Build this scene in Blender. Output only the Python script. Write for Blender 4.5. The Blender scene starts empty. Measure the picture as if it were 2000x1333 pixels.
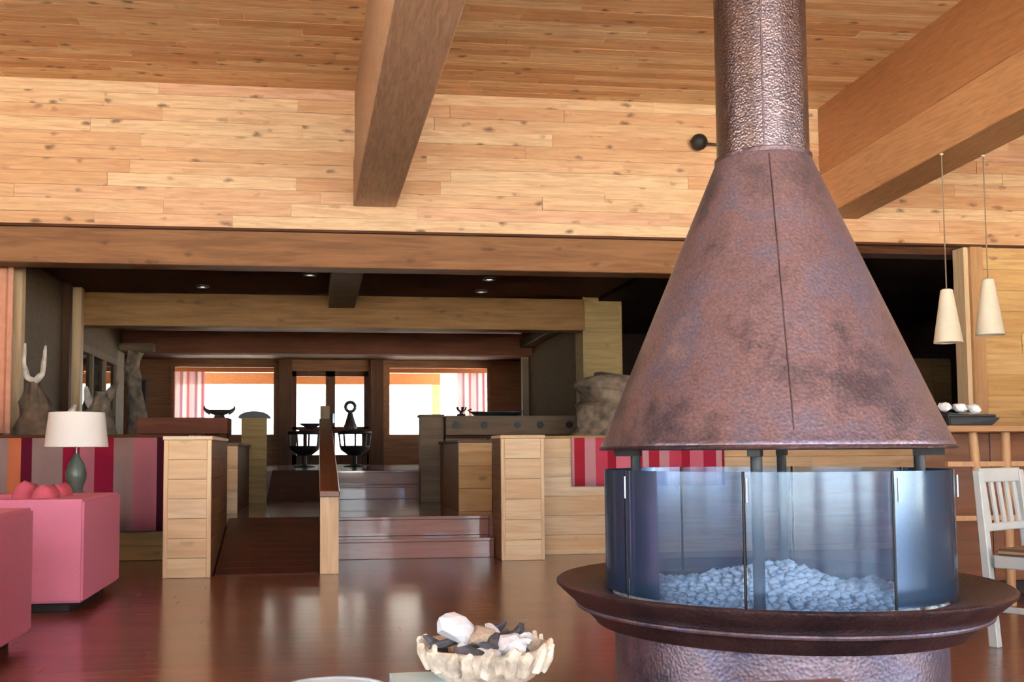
import bpy, bmesh, math, random
from mathutils import Matrix, Vector, noise
random.seed(7)
PI = math.pi
sc = bpy.context.scene
COL = sc.collection

# ------------------------------------------------------------------ camera
cam_d = bpy.data.cameras.new('camera'); cam = bpy.data.objects.new('camera', cam_d); COL.objects.link(cam)
YAW, PITCH, ROLL = math.atan(0.13), math.radians(3.7), math.radians(0.3)
fw = Vector((math.sin(YAW)*math.cos(PITCH), math.cos(YAW)*math.cos(PITCH), math.sin(PITCH)))
r0 = Vector((math.cos(YAW), -math.sin(YAW), 0)); u0 = r0.cross(fw)
rt = r0*math.cos(ROLL) - u0*math.sin(ROLL); up = u0*math.cos(ROLL) + r0*math.sin(ROLL)
M3 = Matrix((rt, up, -fw)).transposed()
cam.matrix_world = Matrix.Translation((0, 0, 0.95)) @ M3.to_4x4()
cam_d.sensor_width = 36; cam_d.lens = 36
cam_d.shift_x = 0.06; cam_d.shift_y = 0.0446
cam_d.clip_start = 0.05; cam_d.clip_end = 300
sc.camera = cam

# ------------------------------------------------------------------ light and exposure
sc.view_settings.view_transform = 'Standard'; sc.view_settings.look = 'None'
sc.view_settings.gamma = 1; sc.view_settings.use_curve_mapping = False
sc.view_settings.exposure = 1.45
w = bpy.data.worlds.new('overcast_sky'); sc.world = w; w.use_nodes = True
bg = w.node_tree.nodes['Background']; bg.inputs[0].default_value = (0.86, 0.93, 1.0, 1); bg.inputs[1].default_value = 4.0
try:
    sc.cycles.max_bounces = 8; sc.cycles.diffuse_bounces = 4; sc.cycles.glossy_bounces = 3
    sc.cycles.transparent_max_bounces = 16; sc.cycles.sample_clamp_indirect = 8
    sc.cycles.use_adaptive_sampling = True; sc.cycles.adaptive_threshold = .025
    sc.cycles.caustics_reflective = False; sc.cycles.caustics_refractive = False
except Exception: pass

sun_d = bpy.data.lights.new('sun', 'SUN'); sun_d.energy = 66; sun_d.angle = math.radians(3); sun_d.color = (1, .93, .82)
sun = bpy.data.objects.new('sun', sun_d); COL.objects.link(sun); sun.location = (30, 10, 50)
sun.rotation_euler = Vector((-.55, -.12, -.83)).to_track_quat('-Z', 'Y').to_euler()
def portal(name, loc, direction, sx, sy):
    l = bpy.data.lights.new(name, 'AREA'); l.shape = 'RECTANGLE'; l.size = sx; l.size_y = sy
    l.cycles.is_portal = True
    o = bpy.data.objects.new(name, l); COL.objects.link(o); o.location = loc
    o.rotation_euler = Vector(direction).to_track_quat('-Z', 'Y').to_euler()
REAR_Y = -5.0
REAR_W = [(-5.6, -2.2), (-1.6, 1.8), (2.4, 5.8), (6.4, 8.8)]     # window bays of the glazed front behind the camera
for a, b in REAR_W: portal('window_portal', ((a+b)/2, REAR_Y-.05, 2.4), (0, 1, 0), b-a, 4.4)
portal('window_portal', (9.35, -0.5, 2.0), (-1, 0, 0), 5.0, 3.4)
portal('window_portal', (-6.35, 1.0, 1.8), (1, 0, 0), 6.0, 2.4)
portal('window_portal', (-2.0, 22.3, 2.08), (0, -1, 0), 2.2, 1.6)
portal('window_portal', (2.6, 22.3, 2.08), (0, -1, 0), 2.3, 1.6)
portal('window_portal', (0.27, 22.3, 1.7), (0, -1, 0), 1.6, 2.0)

# ------------------------------------------------------------------ materials
MAT = {}
def new_mat(name):
    m = bpy.data.materials.new(name); m.use_nodes = True
    nt = m.node_tree; b = nt.nodes['Principled BSDF']; MAT[name] = m
    return m, nt, nt.nodes, nt.links, b
def srgb(r, g, b):
    f = lambda c: (c/12.92 if c <= .04045 else ((c+.055)/1.055)**2.4)
    return (f(r/255), f(g/255), f(b/255), 1)
def ramp(n, stops, interp='LINEAR'):
    r = n.new('ShaderNodeValToRGB'); r.color_ramp.interpolation = interp
    e = r.color_ramp.elements
    while len(e) < len(stops): e.new(0.5)
    for el, (p, c) in zip(e, stops): el.position = p; el.color = c
    return r
def coords(n, l, rnd=True):
    tc = n.new('ShaderNodeTexCoord')
    if not rnd: return tc.outputs['Object'], None
    oi = n.new('ShaderNodeObjectInfo')
    sc_ = n.new('ShaderNodeVectorMath'); sc_.operation = 'SCALE'; sc_.inputs[0].default_value = (37, 91, 53)
    l.new(oi.outputs['Random'], sc_.inputs['Scale'])
    ad = n.new('ShaderNodeVectorMath'); ad.operation = 'ADD'
    l.new(tc.outputs['Object'], ad.inputs[0]); l.new(sc_.outputs[0], ad.inputs[1])
    return ad.outputs[0], oi.outputs['Random']
def wood(name, tones, dark, axis='x', rough=.5, knots=.5, grain=1.0, coat=0, bump=.12, knot_size=.09, spec=.5, coat_rough=.08, knot_scale=1.5):
    """tones: list of sRGB board colours, one drawn per object; dark: grain / knot colour"""
    m, nt, n, l, b = new_mat(name)
    v, rnd = coords(n, l)
    mp = n.new('ShaderNodeMapping'); s = {'x': (.7, 9, 9), 'y': (9, .7, 9), 'z': (9, 9, .7)}[axis]
    mp.inputs['Scale'].default_value = s; l.new(v, mp.inputs[0])
    nz = n.new('ShaderNodeTexNoise'); nz.inputs['Scale'].default_value = 2.2*grain; nz.inputs['Detail'].default_value = 7
    nz.inputs['Roughness'].default_value = .62; nz.inputs['Distortion'].default_value = .7; l.new(mp.outputs[0], nz.inputs[0])
    gr = ramp(n, [(.36, (0, 0, 0, 1)), (.62, (1, 1, 1, 1))]); l.new(nz.outputs[0], gr.inputs[0])
    tr = ramp(n, [(i/max(1, len(tones)), srgb(*t)) for i, t in enumerate(tones)], 'CONSTANT'); l.new(rnd, tr.inputs[0])
    mx = n.new('ShaderNodeMix'); mx.data_type = 'RGBA'; mx.blend_type = 'MIX'
    dk = n.new('ShaderNodeMix'); dk.data_type = 'RGBA'; dk.inputs[0].default_value = .5
    l.new(tr.outputs[0], dk.inputs[6]); dk.inputs[7].default_value = srgb(*dark)
    l.new(gr.outputs[0], mx.inputs[0]); l.new(dk.outputs[2], mx.inputs[6]); l.new(tr.outputs[0], mx.inputs[7])
    col = mx.outputs[2]
    if knots > 0:
        mp2 = n.new('ShaderNodeMapping'); k = {'x': (1.7, 3.6, 3.6), 'y': (3.6, 1.7, 3.6), 'z': (3.6, 3.6, 1.7)}[axis]
        mp2.inputs['Scale'].default_value = k; l.new(v, mp2.inputs[0])
        wz = n.new('ShaderNodeTexNoise'); wz.inputs['Scale'].default_value = 9; l.new(v, wz.inputs[0])
        wa = n.new('ShaderNodeVectorMath'); wa.operation = 'MULTIPLY_ADD'; wa.inputs[1].default_value = (.22, .22, .22)
        l.new(wz.outputs['Color'], wa.inputs[0]); l.new(mp2.outputs[0], wa.inputs[2])
        vo = n.new('ShaderNodeTexVoronoi'); vo.inputs['Scale'].default_value = knot_scale; l.new(wa.outputs[0], vo.inputs[0])
        kr = ramp(n, [(knot_size*.5, (1, 1, 1, 1)), (knot_size*1.9, (0, 0, 0, 1))]); l.new(vo.outputs['Distance'], kr.inputs[0])
        km = n.new('ShaderNodeMath'); km.operation = 'MULTIPLY'; km.inputs[1].default_value = knots; l.new(kr.outputs[0], km.inputs[0])
        kx = n.new('ShaderNodeMix'); kx.data_type = 'RGBA'; l.new(km.outputs[0], kx.inputs[0]); l.new(col, kx.inputs[6])
        kx.inputs[7].default_value = srgb(*[c*.62 for c in dark]); col = kx.outputs[2]
    l.new(col, b.inputs['Base Color'])
    b.inputs['Roughness'].default_value = rough; b.inputs['Specular IOR Level'].default_value = spec
    b.inputs['Coat Weight'].default_value = coat; b.inputs['Coat Roughness'].default_value = coat_rough
    bp = n.new('ShaderNodeBump'); bp.inputs['Strength'].default_value = bump; bp.inputs['Distance'].default_value = .004
    l.new(nz.outputs[0], bp.inputs['Height']); l.new(bp.outputs[0], b.inputs['Normal'])
    return m
def plain(name, rgb, rough=.6, metal=0, noise_amt=.12, scale=18, bump=0, spec=.5, alpha_stretch=None):
    m, nt, n, l, b = new_mat(name)
    v, _ = coords(n, l)
    nz = n.new('ShaderNodeTexNoise'); nz.inputs['Scale'].default_value = scale; nz.inputs['Detail'].default_value = 5
    l.new(v, nz.inputs[0])
    c = srgb(*rgb); lo = tuple(x*(1-noise_amt) for x in c[:3])+(1,); hi = tuple(min(1, x*(1+noise_amt)) for x in c[:3])+(1,)
    r = ramp(n, [(.3, lo), (.7, hi)]); l.new(nz.outputs[0], r.inputs[0]); l.new(r.outputs[0], b.inputs['Base Color'])
    b.inputs['Roughness'].default_value = rough; b.inputs['Metallic'].default_value = metal
    b.inputs['Specular IOR Level'].default_value = spec
    if bump:
        bp = n.new('ShaderNodeBump'); bp.inputs['Strength'].default_value = bump; bp.inputs['Distance'].default_value = .01
        l.new(nz.outputs[0], bp.inputs['Height']); l.new(bp.outputs[0], b.inputs['Normal'])
    return m

wood('pine', [(220, 180, 138), (212, 168, 124), (228, 192, 150), (216, 172, 134), (232, 200, 158), (206, 160, 116), (218, 174, 140)], (166, 108, 68), 'x', .55, .85, knot_size=.12, grain=1.7, knot_scale=2.1)
wood('pine_ceiling', [(232, 188, 138), (220, 170, 118), (240, 204, 152), (228, 182, 130), (214, 162, 110), (244, 214, 166)], (160, 100, 58), 'x', .55, .85, knot_size=.12, grain=1.7, knot_scale=2.1)
wood('pine_pale', [(236, 208, 166), (232, 200, 156), (240, 216, 178), (228, 192, 146)], (196, 150, 100), 'x', .45, .35, bump=.06)
wood('pine_pale_v', [(236, 206, 164), (232, 198, 152)], (196, 150, 100), 'z', .45, .15, bump=.06)
wood('pine_wall', [(214, 172, 112), (204, 160, 100), (222, 182, 124)], (160, 110, 62), 'x', .5, .6)
wood('glulam', [(180, 142, 112)], (118, 84, 62), 'y', .5, .2, grain=2.6)
wood('glulam_warm', [(172, 116, 72)], (124, 76, 42), 'y', .5, .2, grain=2.6)
wood('glulam_light', [(190, 138, 94)], (140, 92, 56), 'y', .5, .2, grain=2.6)
wood('beam_brown', [(146, 104, 72)], (96, 62, 40), 'x', .55, .5, spec=.12)
wood('beam_hall', [(150, 112, 70)], (104, 72, 42), 'x', .55, .4, spec=.12)
wood('beam_red', [(122, 76, 58)], (84, 48, 38), 'x', .7, .2, spec=.12)
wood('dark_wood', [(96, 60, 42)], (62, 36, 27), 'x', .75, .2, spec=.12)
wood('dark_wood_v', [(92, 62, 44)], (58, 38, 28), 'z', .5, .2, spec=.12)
wood('grey_wood', [(128, 108, 88)], (92, 76, 62), 'x', .6, .2, spec=.12)
wood('grey_wood_v', [(150, 128, 104)], (108, 88, 70), 'z', .6, .2, spec=.12)
wood('far_wood', [(138, 100, 74)], (96, 66, 48), 'x', .75, .2, spec=.12)
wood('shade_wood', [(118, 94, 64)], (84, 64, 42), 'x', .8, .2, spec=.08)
wood('olive_wood', [(176, 150, 104)], (132, 108, 68), 'x', .7, .3, spec=.12)
wood('floorboard', [(126, 68, 52), (118, 62, 48), (132, 72, 54), (122, 66, 50)], (86, 44, 34), 'x', .3, 0, coat=.7, bump=.02, coat_rough=.17)
wood('ramp_floor', [(96, 54, 42), (88, 48, 38)], (62, 32, 26), 'x', .35, 0, coat=.4, bump=.02, coat_rough=.2)  # dark reflection on the ramp is put into the board colour
wood('stair_wood', [(168, 114, 98)], (128, 80, 66), 'x', .35, 0, coat=.9, bump=.01, coat_rough=.04)
wood('red_rail', [(132, 74, 44)], (96, 50, 30), 'y', .35, 0, coat=.2)
wood('bar_wood', [(140, 84, 50)], (96, 54, 34), 'x', .4, .1, coat=.2)
wood('bar_top', [(170, 118, 70)], (120, 76, 44), 'x', .35, .1, coat=.3)
wood('light_leg', [(196, 150, 104)], (150, 104, 66), 'z', .5, 0)
plain('fabric_pink', (214, 124, 150), .9, noise_amt=.06, scale=120, bump=.1)
plain('fabric_rose', (206, 92, 112), .9, noise_amt=.08, scale=120, bump=.1)
plain('plinth', (40, 28, 26), .7)
plain('white_paint', (188, 190, 188), .5, noise_amt=.06, scale=9)
plain('black_iron', (26, 24, 26), .45, .3)
plain('steel', (150, 158, 170), .3, .9)
plain('black', (20, 19, 20), .5)
plain('charcoal', (52, 54, 58), .5)
plain('shade_linen', (248, 248, 244), .9, noise_amt=.03, scale=200)
plain('ceramic_green', (92, 104, 96), .3, noise_amt=.25, scale=14)
plain('napkin', (240, 242, 246), .9, noise_amt=.03)
plain('pendant_white', (232, 220, 196), .6, noise_amt=.03)
plain('driftwood', (140, 122, 104), .9, noise_amt=.55, scale=9, bump=1.0)
plain('driftwood_pale', (206, 196, 184), .85, noise_amt=.3, scale=12, bump=.6)
plain('driftwood_dark', (104, 86, 70), .9, noise_amt=.5, scale=9, bump=1.0)
plain('stone_white', (244, 246, 248), .7, noise_amt=.1, scale=30)
plain('sand', (196, 200, 206), .9, noise_amt=.25, scale=60, bump=.4)
plain('bowl_cream', (206, 194, 178), .6, noise_amt=.45, scale=34, bump=.6)
plain('shell_white', (202, 202, 208), .5, noise_amt=.1, scale=25, bump=.3)
plain('bark_dark', (74, 70, 76), .8, noise_amt=.4, scale=30, bump=.6)
plain('bark_tan', (156, 138, 122), .8, noise_amt=.35, scale=25, bump=.6)
plain('grey_glaze', (170, 176, 184), .35, noise_amt=.12, scale=12)
plain('book_blue', (194, 220, 230), .5, noise_amt=.08)
plain('paper', (236, 232, 222), .8)
plain('curtain_salmon', (212, 150, 122), .9, noise_amt=.1, scale=12)
plain('ground_pale', (206, 204, 198), .95, noise_amt=.15, scale=.6)
plain('terrace', (140, 130, 120), .95, noise_amt=.2, scale=1.5)
plain('sky_screen', (74, 78, 76), .95, noise_amt=.35, scale=.5)  # kept dark so the added slope dims the far windows
plain('leaf_pale', (84, 90, 84), .9, noise_amt=.3, scale=3)
plain('trunk', (110, 90, 74), .9, noise_amt=.3)
plain('plaster', (214, 206, 194), .85, noise_amt=.05)
plain('horn', (58, 46, 44), .5, noise_amt=.3)
def glass(name, tint, gloss_col=(1, 1, 1, 1), ior=1.5, rough=0.0, extra=0.0, haze=0, haze_col=(1, 1, 1, 1)):
    m, nt, n, l, b = new_mat(name); n.remove(b)
    out = n['Material Output']
    t = n.new('ShaderNodeBsdfTransparent'); t.inputs[0].default_value = tint
    g = n.new('ShaderNodeBsdfGlossy'); g.inputs[0].default_value = gloss_col; g.inputs['Roughness'].default_value = rough
    f = n.new('ShaderNodeFresnel'); f.inputs[0].default_value = ior
    a = n.new('ShaderNodeMath'); a.operation = 'ADD'; a.inputs[1].default_value = extra; a.use_clamp = True
    mx = n.new('ShaderNodeMixShader'); l.new(f.outputs[0], a.inputs[0]); l.new(a.outputs[0], mx.inputs[0])
    base = t.outputs[0]
    if haze:      # even diffuse film mixed over the pane
        df = n.new('ShaderNodeBsdfDiffuse'); df.inputs[0].default_value = haze_col; m2 = n.new('ShaderNodeMixShader'); m2.inputs[0].default_value = haze
        l.new(t.outputs[0], m2.inputs[1]); l.new(df.outputs[0], m2.inputs[2]); base = m2.outputs[0]
    l.new(base, mx.inputs[1]); l.new(g.outputs[0], mx.inputs[2]); l.new(mx.outputs[0], out.inputs[0])
    return m
plain('dark_deep', (40, 27, 22), .8, noise_amt=.3, scale=3, spec=.1)  # darkness of the unlit side room put into its surface colour
glass('window_glass', (.96, .98, .98, 1))
glass('hearth_glass', (.82, .89, .985, 1), (.7, .84, 1, 1), 1.45, .16, .0, .13, srgb(98, 122, 156))
glass('dim_glass', (.25, .26, .24, 1))
def lamp_mat(name, rgb, s):
    m, nt, n, l, b = new_mat(name)
    b.inputs['Base Color'].default_value = srgb(*rgb); b.inputs['Emission Color'].default_value = srgb(*rgb); b.inputs['Emission Strength'].default_value = s
lamp_mat('bulb', (255, 240, 214), 2.0)
def copper(name, hammer, rough, cols, metal=.85, scale=2.2, dimple=85):
    """hammered copper with patchy brown patina and bluish reflection painted in slate / lavender"""
    m, nt, n, l, b = new_mat(name)
    v, _ = coords(n, l, False)
    nz = n.new('ShaderNodeTexNoise'); nz.inputs['Scale'].default_value = scale; nz.inputs['Detail'].default_value = 9; nz.inputs['Roughness'].default_value = .7
    l.new(v, nz.inputs[0])
    r = ramp(n, [(.30+.4*i/(len(cols)-1), srgb(*c)) for i, c in enumerate(cols)]); l.new(nz.outputs[0], r.inputs[0])
    sp = n.new('ShaderNodeTexNoise'); sp.inputs['Scale'].default_value = 105; sp.inputs['Detail'].default_value = 3; l.new(v, sp.inputs[0])
    sr = ramp(n, [(.35, (.7, .7, .7, 1)), (.65, (1, 1, 1, 1))]); l.new(sp.outputs[0], sr.inputs[0])
    mu = n.new('ShaderNodeMix'); mu.data_type = 'RGBA'; mu.blend_type = 'MULTIPLY'; mu.inputs[0].default_value = 1
    l.new(r.outputs[0], mu.inputs[6]); l.new(sr.outputs[0], mu.inputs[7]); l.new(mu.outputs[2], b.inputs['Base Color'])
    b.inputs['Metallic'].default_value = metal
    rr = n.new('ShaderNodeMapRange'); rr.inputs['To Min'].default_value = rough-.1; rr.inputs['To Max'].default_value = rough+.15
    l.new(nz.outputs[0], rr.inputs[0]); l.new(rr.outputs[0], b.inputs['Roughness'])
    vo = n.new('ShaderNodeTexVoronoi'); vo.feature = 'SMOOTH_F1'; vo.inputs['Scale'].default_value = dimple; vo.inputs['Smoothness'].default_value = .5
    l.new(v, vo.inputs[0])
    bp = n.new('ShaderNodeBump'); bp.inputs['Strength'].default_value = hammer; bp.inputs['Distance'].default_value = .005
    l.new(vo.outputs['Distance'], bp.inputs['Height']); l.new(bp.outputs[0], b.inputs['Normal'])
copper('copper', .28, .36, [(114, 90, 86), (106, 98, 110), (146, 124, 132), (132, 124, 146), (176, 150, 150)], .75)  # slate and lavender tones carry painted bluish window reflection
copper('copper_flue', .3, .28, [(96, 80, 76), (132, 114, 110), (116, 102, 106), (160, 140, 134)], 1.0, dimple=125)
copper('copper_dark', .3, .38, [(84, 64, 64), (88, 76, 84), (118, 94, 96), (134, 110, 112)])
def stripes(name, period, cols, rough=.9):
    m, nt, n, l, b = new_mat(name)
    tc = n.new('ShaderNodeTexCoord'); sx = n.new('ShaderNodeSeparateXYZ'); l.new(tc.outputs['Object'], sx.inputs[0])
    dv = n.new('ShaderNodeMath'); dv.operation = 'DIVIDE'; dv.inputs[1].default_value = period; l.new(sx.outputs[0], dv.inputs[0])
    fr = n.new('ShaderNodeMath'); fr.operation = 'FRACT'; l.new(dv.outputs[0], fr.inputs[0])
    tot = sum(x for x, _ in cols); pos = 0; st = []
    for wd, c in cols: st.append((pos/tot, srgb(*c))); pos += wd
    r = ramp(n, st, 'CONSTANT'); l.new(fr.outputs[0], r.inputs[0]); l.new(r.outputs[0], b.inputs['Base Color'])
    b.inputs['Roughness'].default_value = rough; b.inputs['Specular IOR Level'].default_value = .2
CR, MA, GR, MV, PL, PK = (150, 28, 62), (104, 20, 46), (158, 134, 134), (186, 118, 134), (74, 24, 44), (206, 120, 138)
stripes('textile_left', 1.62, [(.10, (206, 120, 84)), (.08, MA), (.24, GR), (.13, CR), (.12, MV), (.14, CR), (.16, GR), (.18, MV), (.06, PL), (.16, CR), (.10, GR)])
stripes('textile_right', .72, [(.10, (176, 44, 62)), (.10, (206, 150, 160)), (.12, (206, 76, 100)), (.08, (168, 34, 58)), (.14, (222, 120, 140)), (.12, (186, 46, 76)), (.06, (212, 160, 168))])
stripes('textile_sheer', .30, [(.10, (240, 226, 230)), (.05, (214, 180, 196)), (.08, (246, 240, 240)), (.05, (226, 170, 184))])
def make_sheer(name):
    nt = MAT[name].node_tree; n, l = nt.nodes, nt.links; b = n['Principled BSDF']; src = b.inputs['Base Color'].links[0].from_socket
    tl = n.new('ShaderNodeBsdfTranslucent'); l.new(src, tl.inputs[0]); tp = n.new('ShaderNodeBsdfTransparent'); l.new(src, tp.inputs[0])
    a = n.new('ShaderNodeMixShader'); a.inputs[0].default_value = .6; l.new(b.outputs[0], a.inputs[1]); l.new(tl.outputs[0], a.inputs[2])
    c = n.new('ShaderNodeMixShader'); c.inputs[0].default_value = .4; l.new(a.outputs[0], c.inputs[1]); l.new(tp.outputs[0], c.inputs[2]); l.new(c.outputs[0], n['Material Output'].inputs[0])
make_sheer('textile_sheer')
stripes('textile_seat', .06, [(.02, (150, 116, 92)), (.02, (110, 82, 66)), (.02, (170, 140, 112))])

# ------------------------------------------------------------------ helpers
def tag(o, label=None, cat=None, group=None, kind=None):
    if label: o['label'] = label
    if cat: o['category'] = cat
    if group: o['group'] = group
    if kind: o['kind'] = kind
    return o
def thing(name, label, cat, loc=(0, 0, 0), rz=0, group=None):
    o = bpy.data.objects.new(name, None); COL.objects.link(o); o.empty_display_size = .1
    o.location = loc; o.rotation_euler = (0, 0, rz); return tag(o, label, cat, group)
class MB:
    def __init__(s): s.v = []; s.f = []; s.smooth = False
    def add(s, vs, fs):
        o = len(s.v); s.v += [tuple(p) for p in vs]; s.f += [tuple(i+o for i in f) for f in fs]; return s
    def box(s, x0, x1, y0, y1, z0, z1):
        return s.add([(x0, y0, z0), (x1, y0, z0), (x1, y1, z0), (x0, y1, z0), (x0, y0, z1), (x1, y0, z1), (x1, y1, z1), (x0, y1, z1)],
                     [(0, 3, 2, 1), (4, 5, 6, 7), (0, 1, 5, 4), (1, 2, 6, 5), (2, 3, 7, 6), (3, 0, 4, 7)])
    def hexa(s, p):  # 8 points: bottom 4 ccw, top 4 ccw
        return s.add(p, [(0, 3, 2, 1), (4, 5, 6, 7), (0, 1, 5, 4), (1, 2, 6, 5), (2, 3, 7, 6), (3, 0, 4, 7)])
    def lathe(s, prof, seg=48, c=(0, 0, 0), a0=0, a1=2*PI, close=True, wob=None):
        full = abs(a1-a0-2*PI) < 1e-6; n = seg if full else seg+1; vs = []
        for r, z in prof:
            for i in range(n):
                a = a0+(a1-a0)*i/seg; k = wob(a, r, z) if wob else 1
                vs.append((c[0]+r*k*math.cos(a), c[1]+r*k*math.sin(a), c[2]+z))
        fs = []
        for j in range(len(prof)-1):
            for i in range(seg):
                i2 = (i+1) % n
                fs.append((j*n+i, j*n+i2, (j+1)*n+i2, (j+1)*n+i))
        s.add(vs, fs); s.smooth = True; return s
    def tube(s, pts, rad, seg=10, cap=True, rough=0, seed=0):
        pts = [Vector(p) for p in pts]; rad = rad if hasattr(rad, '__len__') else [rad]*len(pts); vs = []; m = len(pts)
        ref = None
        for i, p in enumerate(pts):
            d = (pts[min(i+1, m-1)]-pts[max(i-1, 0)]).normalized()
            if ref is None: ref = d.orthogonal().normalized()
            ref = (ref - d*ref.dot(d)).normalized(); b = d.cross(ref)
            for k in range(seg):
                a = 2*PI*k/seg; rr = rad[i]
                if rough: rr *= 1+rough*noise.noise(Vector((math.cos(a)*1.5+seed, math.sin(a)*1.5, i*.45)))
                vs.append(p+ref*(rr*math.cos(a))+b*(rr*math.sin(a)))
        fs = [(j*seg+k, j*seg+(k+1) % seg, (j+1)*seg+(k+1) % seg, (j+1)*seg+k) for j in range(m-1) for k in range(seg)]
        if cap: fs += [tuple(range(seg-1, -1, -1)), tuple(range((m-1)*seg, m*seg))]
        s.add(vs, fs); s.smooth = True; return s
    def build(s, name, mat, parent=None, loc=(0, 0, 0), bevel=0, smooth=None, seg=2, solid=0):
        me = bpy.data.meshes.new(name); me.from_pydata(s.v, [], s.f)
        bm = bmesh.new(); bm.from_mesh(me)
        if bevel: bmesh.ops.bevel(bm, geom=bm.edges[:], offset=bevel, segments=seg, affect='EDGES', clamp_overlap=True)
        bmesh.ops.recalc_face_normals(bm, faces=bm.faces); bm.to_mesh(me); bm.free()
        if (s.smooth if smooth is None else smooth):
            for p in me.polygons: p.use_smooth = True
            try: me.set_sharp_from_angle(angle=math.radians(38))
            except Exception: pass
        me.materials.append(MAT[mat])
        o = bpy.data.objects.new(name, me); COL.objects.link(o); o.location = loc
        if parent is not None: o.parent = parent
        if solid:
            md = o.modifiers.new('solid', 'SOLIDIFY'); md.thickness = solid; md.offset = 0
        return o
def box(name, mat, parent, x0, x1, y0, y1, z0, z1, bevel=.004):
    """box whose own origin sits at its centre"""
    c = ((x0+x1)/2, (y0+y1)/2, (z0+z1)/2); a, b_, d = (x1-x0)/2, (y1-y0)/2, (z1-z0)/2
    return MB().box(-a, a, -b_, b_, -d, d).build(name, mat, parent, c, min(bevel, a*.4, b_*.4, d*.4), seg=1)
def struct(o): o['kind'] = 'structure'; return o
_plank = {}
def plank(parent, mat, L, T, H, loc, rot=(0, 0, 0), name='plank'):
    L = round(L, 2); key = (mat, L, round(T, 3), round(H, 3), name)
    if key not in _plank:
        o = MB().box(-L/2, L/2, -T/2, T/2, -H/2, H/2).build(name, mat, parent, loc, (.0008 if 'floor' in mat else .0012), seg=1)
        _plank[key] = o.data
    else:
        o = bpy.data.objects.new(name, _plank[key]); COL.objects.link(o); o.parent = parent; o.location = loc
    o.rotation_euler = rot; return o
def lengths(x0, x1, lo, hi):
    x = x0-random.uniform(0, lo)*.8; out = []
    while x < x1:
        L = random.uniform(lo, hi); a, b_ = max(x, x0), min(x+L, x1)
        if b_-a > .12: out.append((a, b_))
        elif out: out[-1] = (out[-1][0], b_)
        x += L
    out[-1] = (out[-1][0], x1)
    return out
def copy_tree(o, parent=None):
    c = o.copy(); COL.objects.link(c); c.parent = parent
    for ch in list(o.children): copy_tree(ch, c)
    return c
def wall_with_holes(name, mat, x0, x1, y0, y1, z0, z1, holes, axis='x'):
    """a slab with rectangular openings; holes = (a0,a1,z0,z1) along the axis"""
    m = MB(); cuts = sorted(set([x0, x1] + [h[0] for h in holes] + [h[1] for h in holes])) if axis == 'x' else sorted(set([y0, y1] + [h[0] for h in holes] + [h[1] for h in holes]))
    for a, b_ in zip(cuts, cuts[1:]):
        mid = (a+b_)/2; hs = sorted([h for h in holes if h[0] <= mid <= h[1]], key=lambda h: h[2]); z = z0
        segs = []
        for h in hs: segs.append((z, h[2])); z = h[3]
        segs.append((z, z1))
        for s0, s1 in segs:
            if s1-s0 > 1e-4:
                if axis == 'x': m.box(a, b_, y0, y1, s0, s1)
                else: m.box(x0, x1, a, b_, s0, s1)
    return struct(m.build(name, mat))

# ================================================================== THE SETTING
WY = 9.4                                   # plane of the boarded wall over the wide opening
def ceil_z(y): return 4.33+.047*(WY-y)
# floor: glossy red-brown boards
fl = struct(MB().box(-6.3, 9.3, REAR_Y, 9.62, -.2, -.002).build('floor', 'floorboard'))
fl['label'] = 'glossy dark red-brown boarded floor'
y = 2.3
while y < 9.4:
    for a, b_ in lengths(-3.4, 5.4, 1.6, 3.4): plank(fl, 'floorboard', b_-a-.001, .1344, .018, ((a+b_)/2, y+.0675, -.009), name='floorboard')
    y += .135
# raised floors of the hall
struct(MB().box(-2.95, 7.2, 9.61, 13.9, -.2, .36).build('floor_landing', 'stair_wood'))
struct(MB().box(-4.6, 7.2, 13.9, 22.2, -.2, .72).build('floor_upper', 'stair_wood'))
struct(MB().box(-6.3, -2.95, 9.62, 13.9, -.2, .36).build('floor_side', 'stair_wood'))
# main ceiling
m = MB().hexa([(-6.5, REAR_Y-.3, ceil_z(REAR_Y-.3)+.02), (9.5, REAR_Y-.3, ceil_z(REAR_Y-.3)+.02), (9.5, 9.7, ceil_z(9.7)+.02), (-6.5, 9.7, ceil_z(9.7)+.02),
               (-6.5, REAR_Y-.3, 5.4), (9.5, REAR_Y-.3, 5.4), (9.5, 9.7, 5.2), (-6.5, 9.7, 5.2)])
ceil = struct(m.build('ceiling', 'pine_ceiling'))
sl = math.atan(.047); y = WY-.055
while y > 6.3:
    for a, b_ in lengths(-3.6, 6.6, 1.2, 3.2):
        plank(ceil, 'pine_ceiling', b_-a-.002, .1085, .02, ((a+b_)/2, y, ceil_z(y)+.012+random.uniform(-.0015, .0015)), (-sl, 0, 0), 'ceiling_board')
    y -= .11
# boarded wall over the opening
wb = struct(MB().box(-6.3, 9.3, WY+.02, WY+.25, 3.0, 4.6).build('wall_back', 'pine'))
rows = 11; rh = (4.35-3.0)/rows
for i in range(rows):
    z = 3.0+rh*(i+.5)
    for a, b_ in lengths(-3.4, 7.6, 1.1, 3.0): plank(wb, 'pine', b_-a-.002, .022, rh-.0015, ((a+b_)/2, WY+.011+random.uniform(-.002, .002), z), name='board')
# wall right of the dark opening
wr = struct(MB().box(6.6, 9.3, WY+.02, WY+.25, 0, 3.0).build('wall_bar', 'pine_wall'))
for i in range(14):
    for a, b_ in lengths(6.6, 8.4, 1.0, 1.8): plank(wr, 'pine_wall', b_-a-.003, .022, .2093, ((a+b_)/2, WY+.011, .0+(i+.5)*.2123), name='board')
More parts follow.
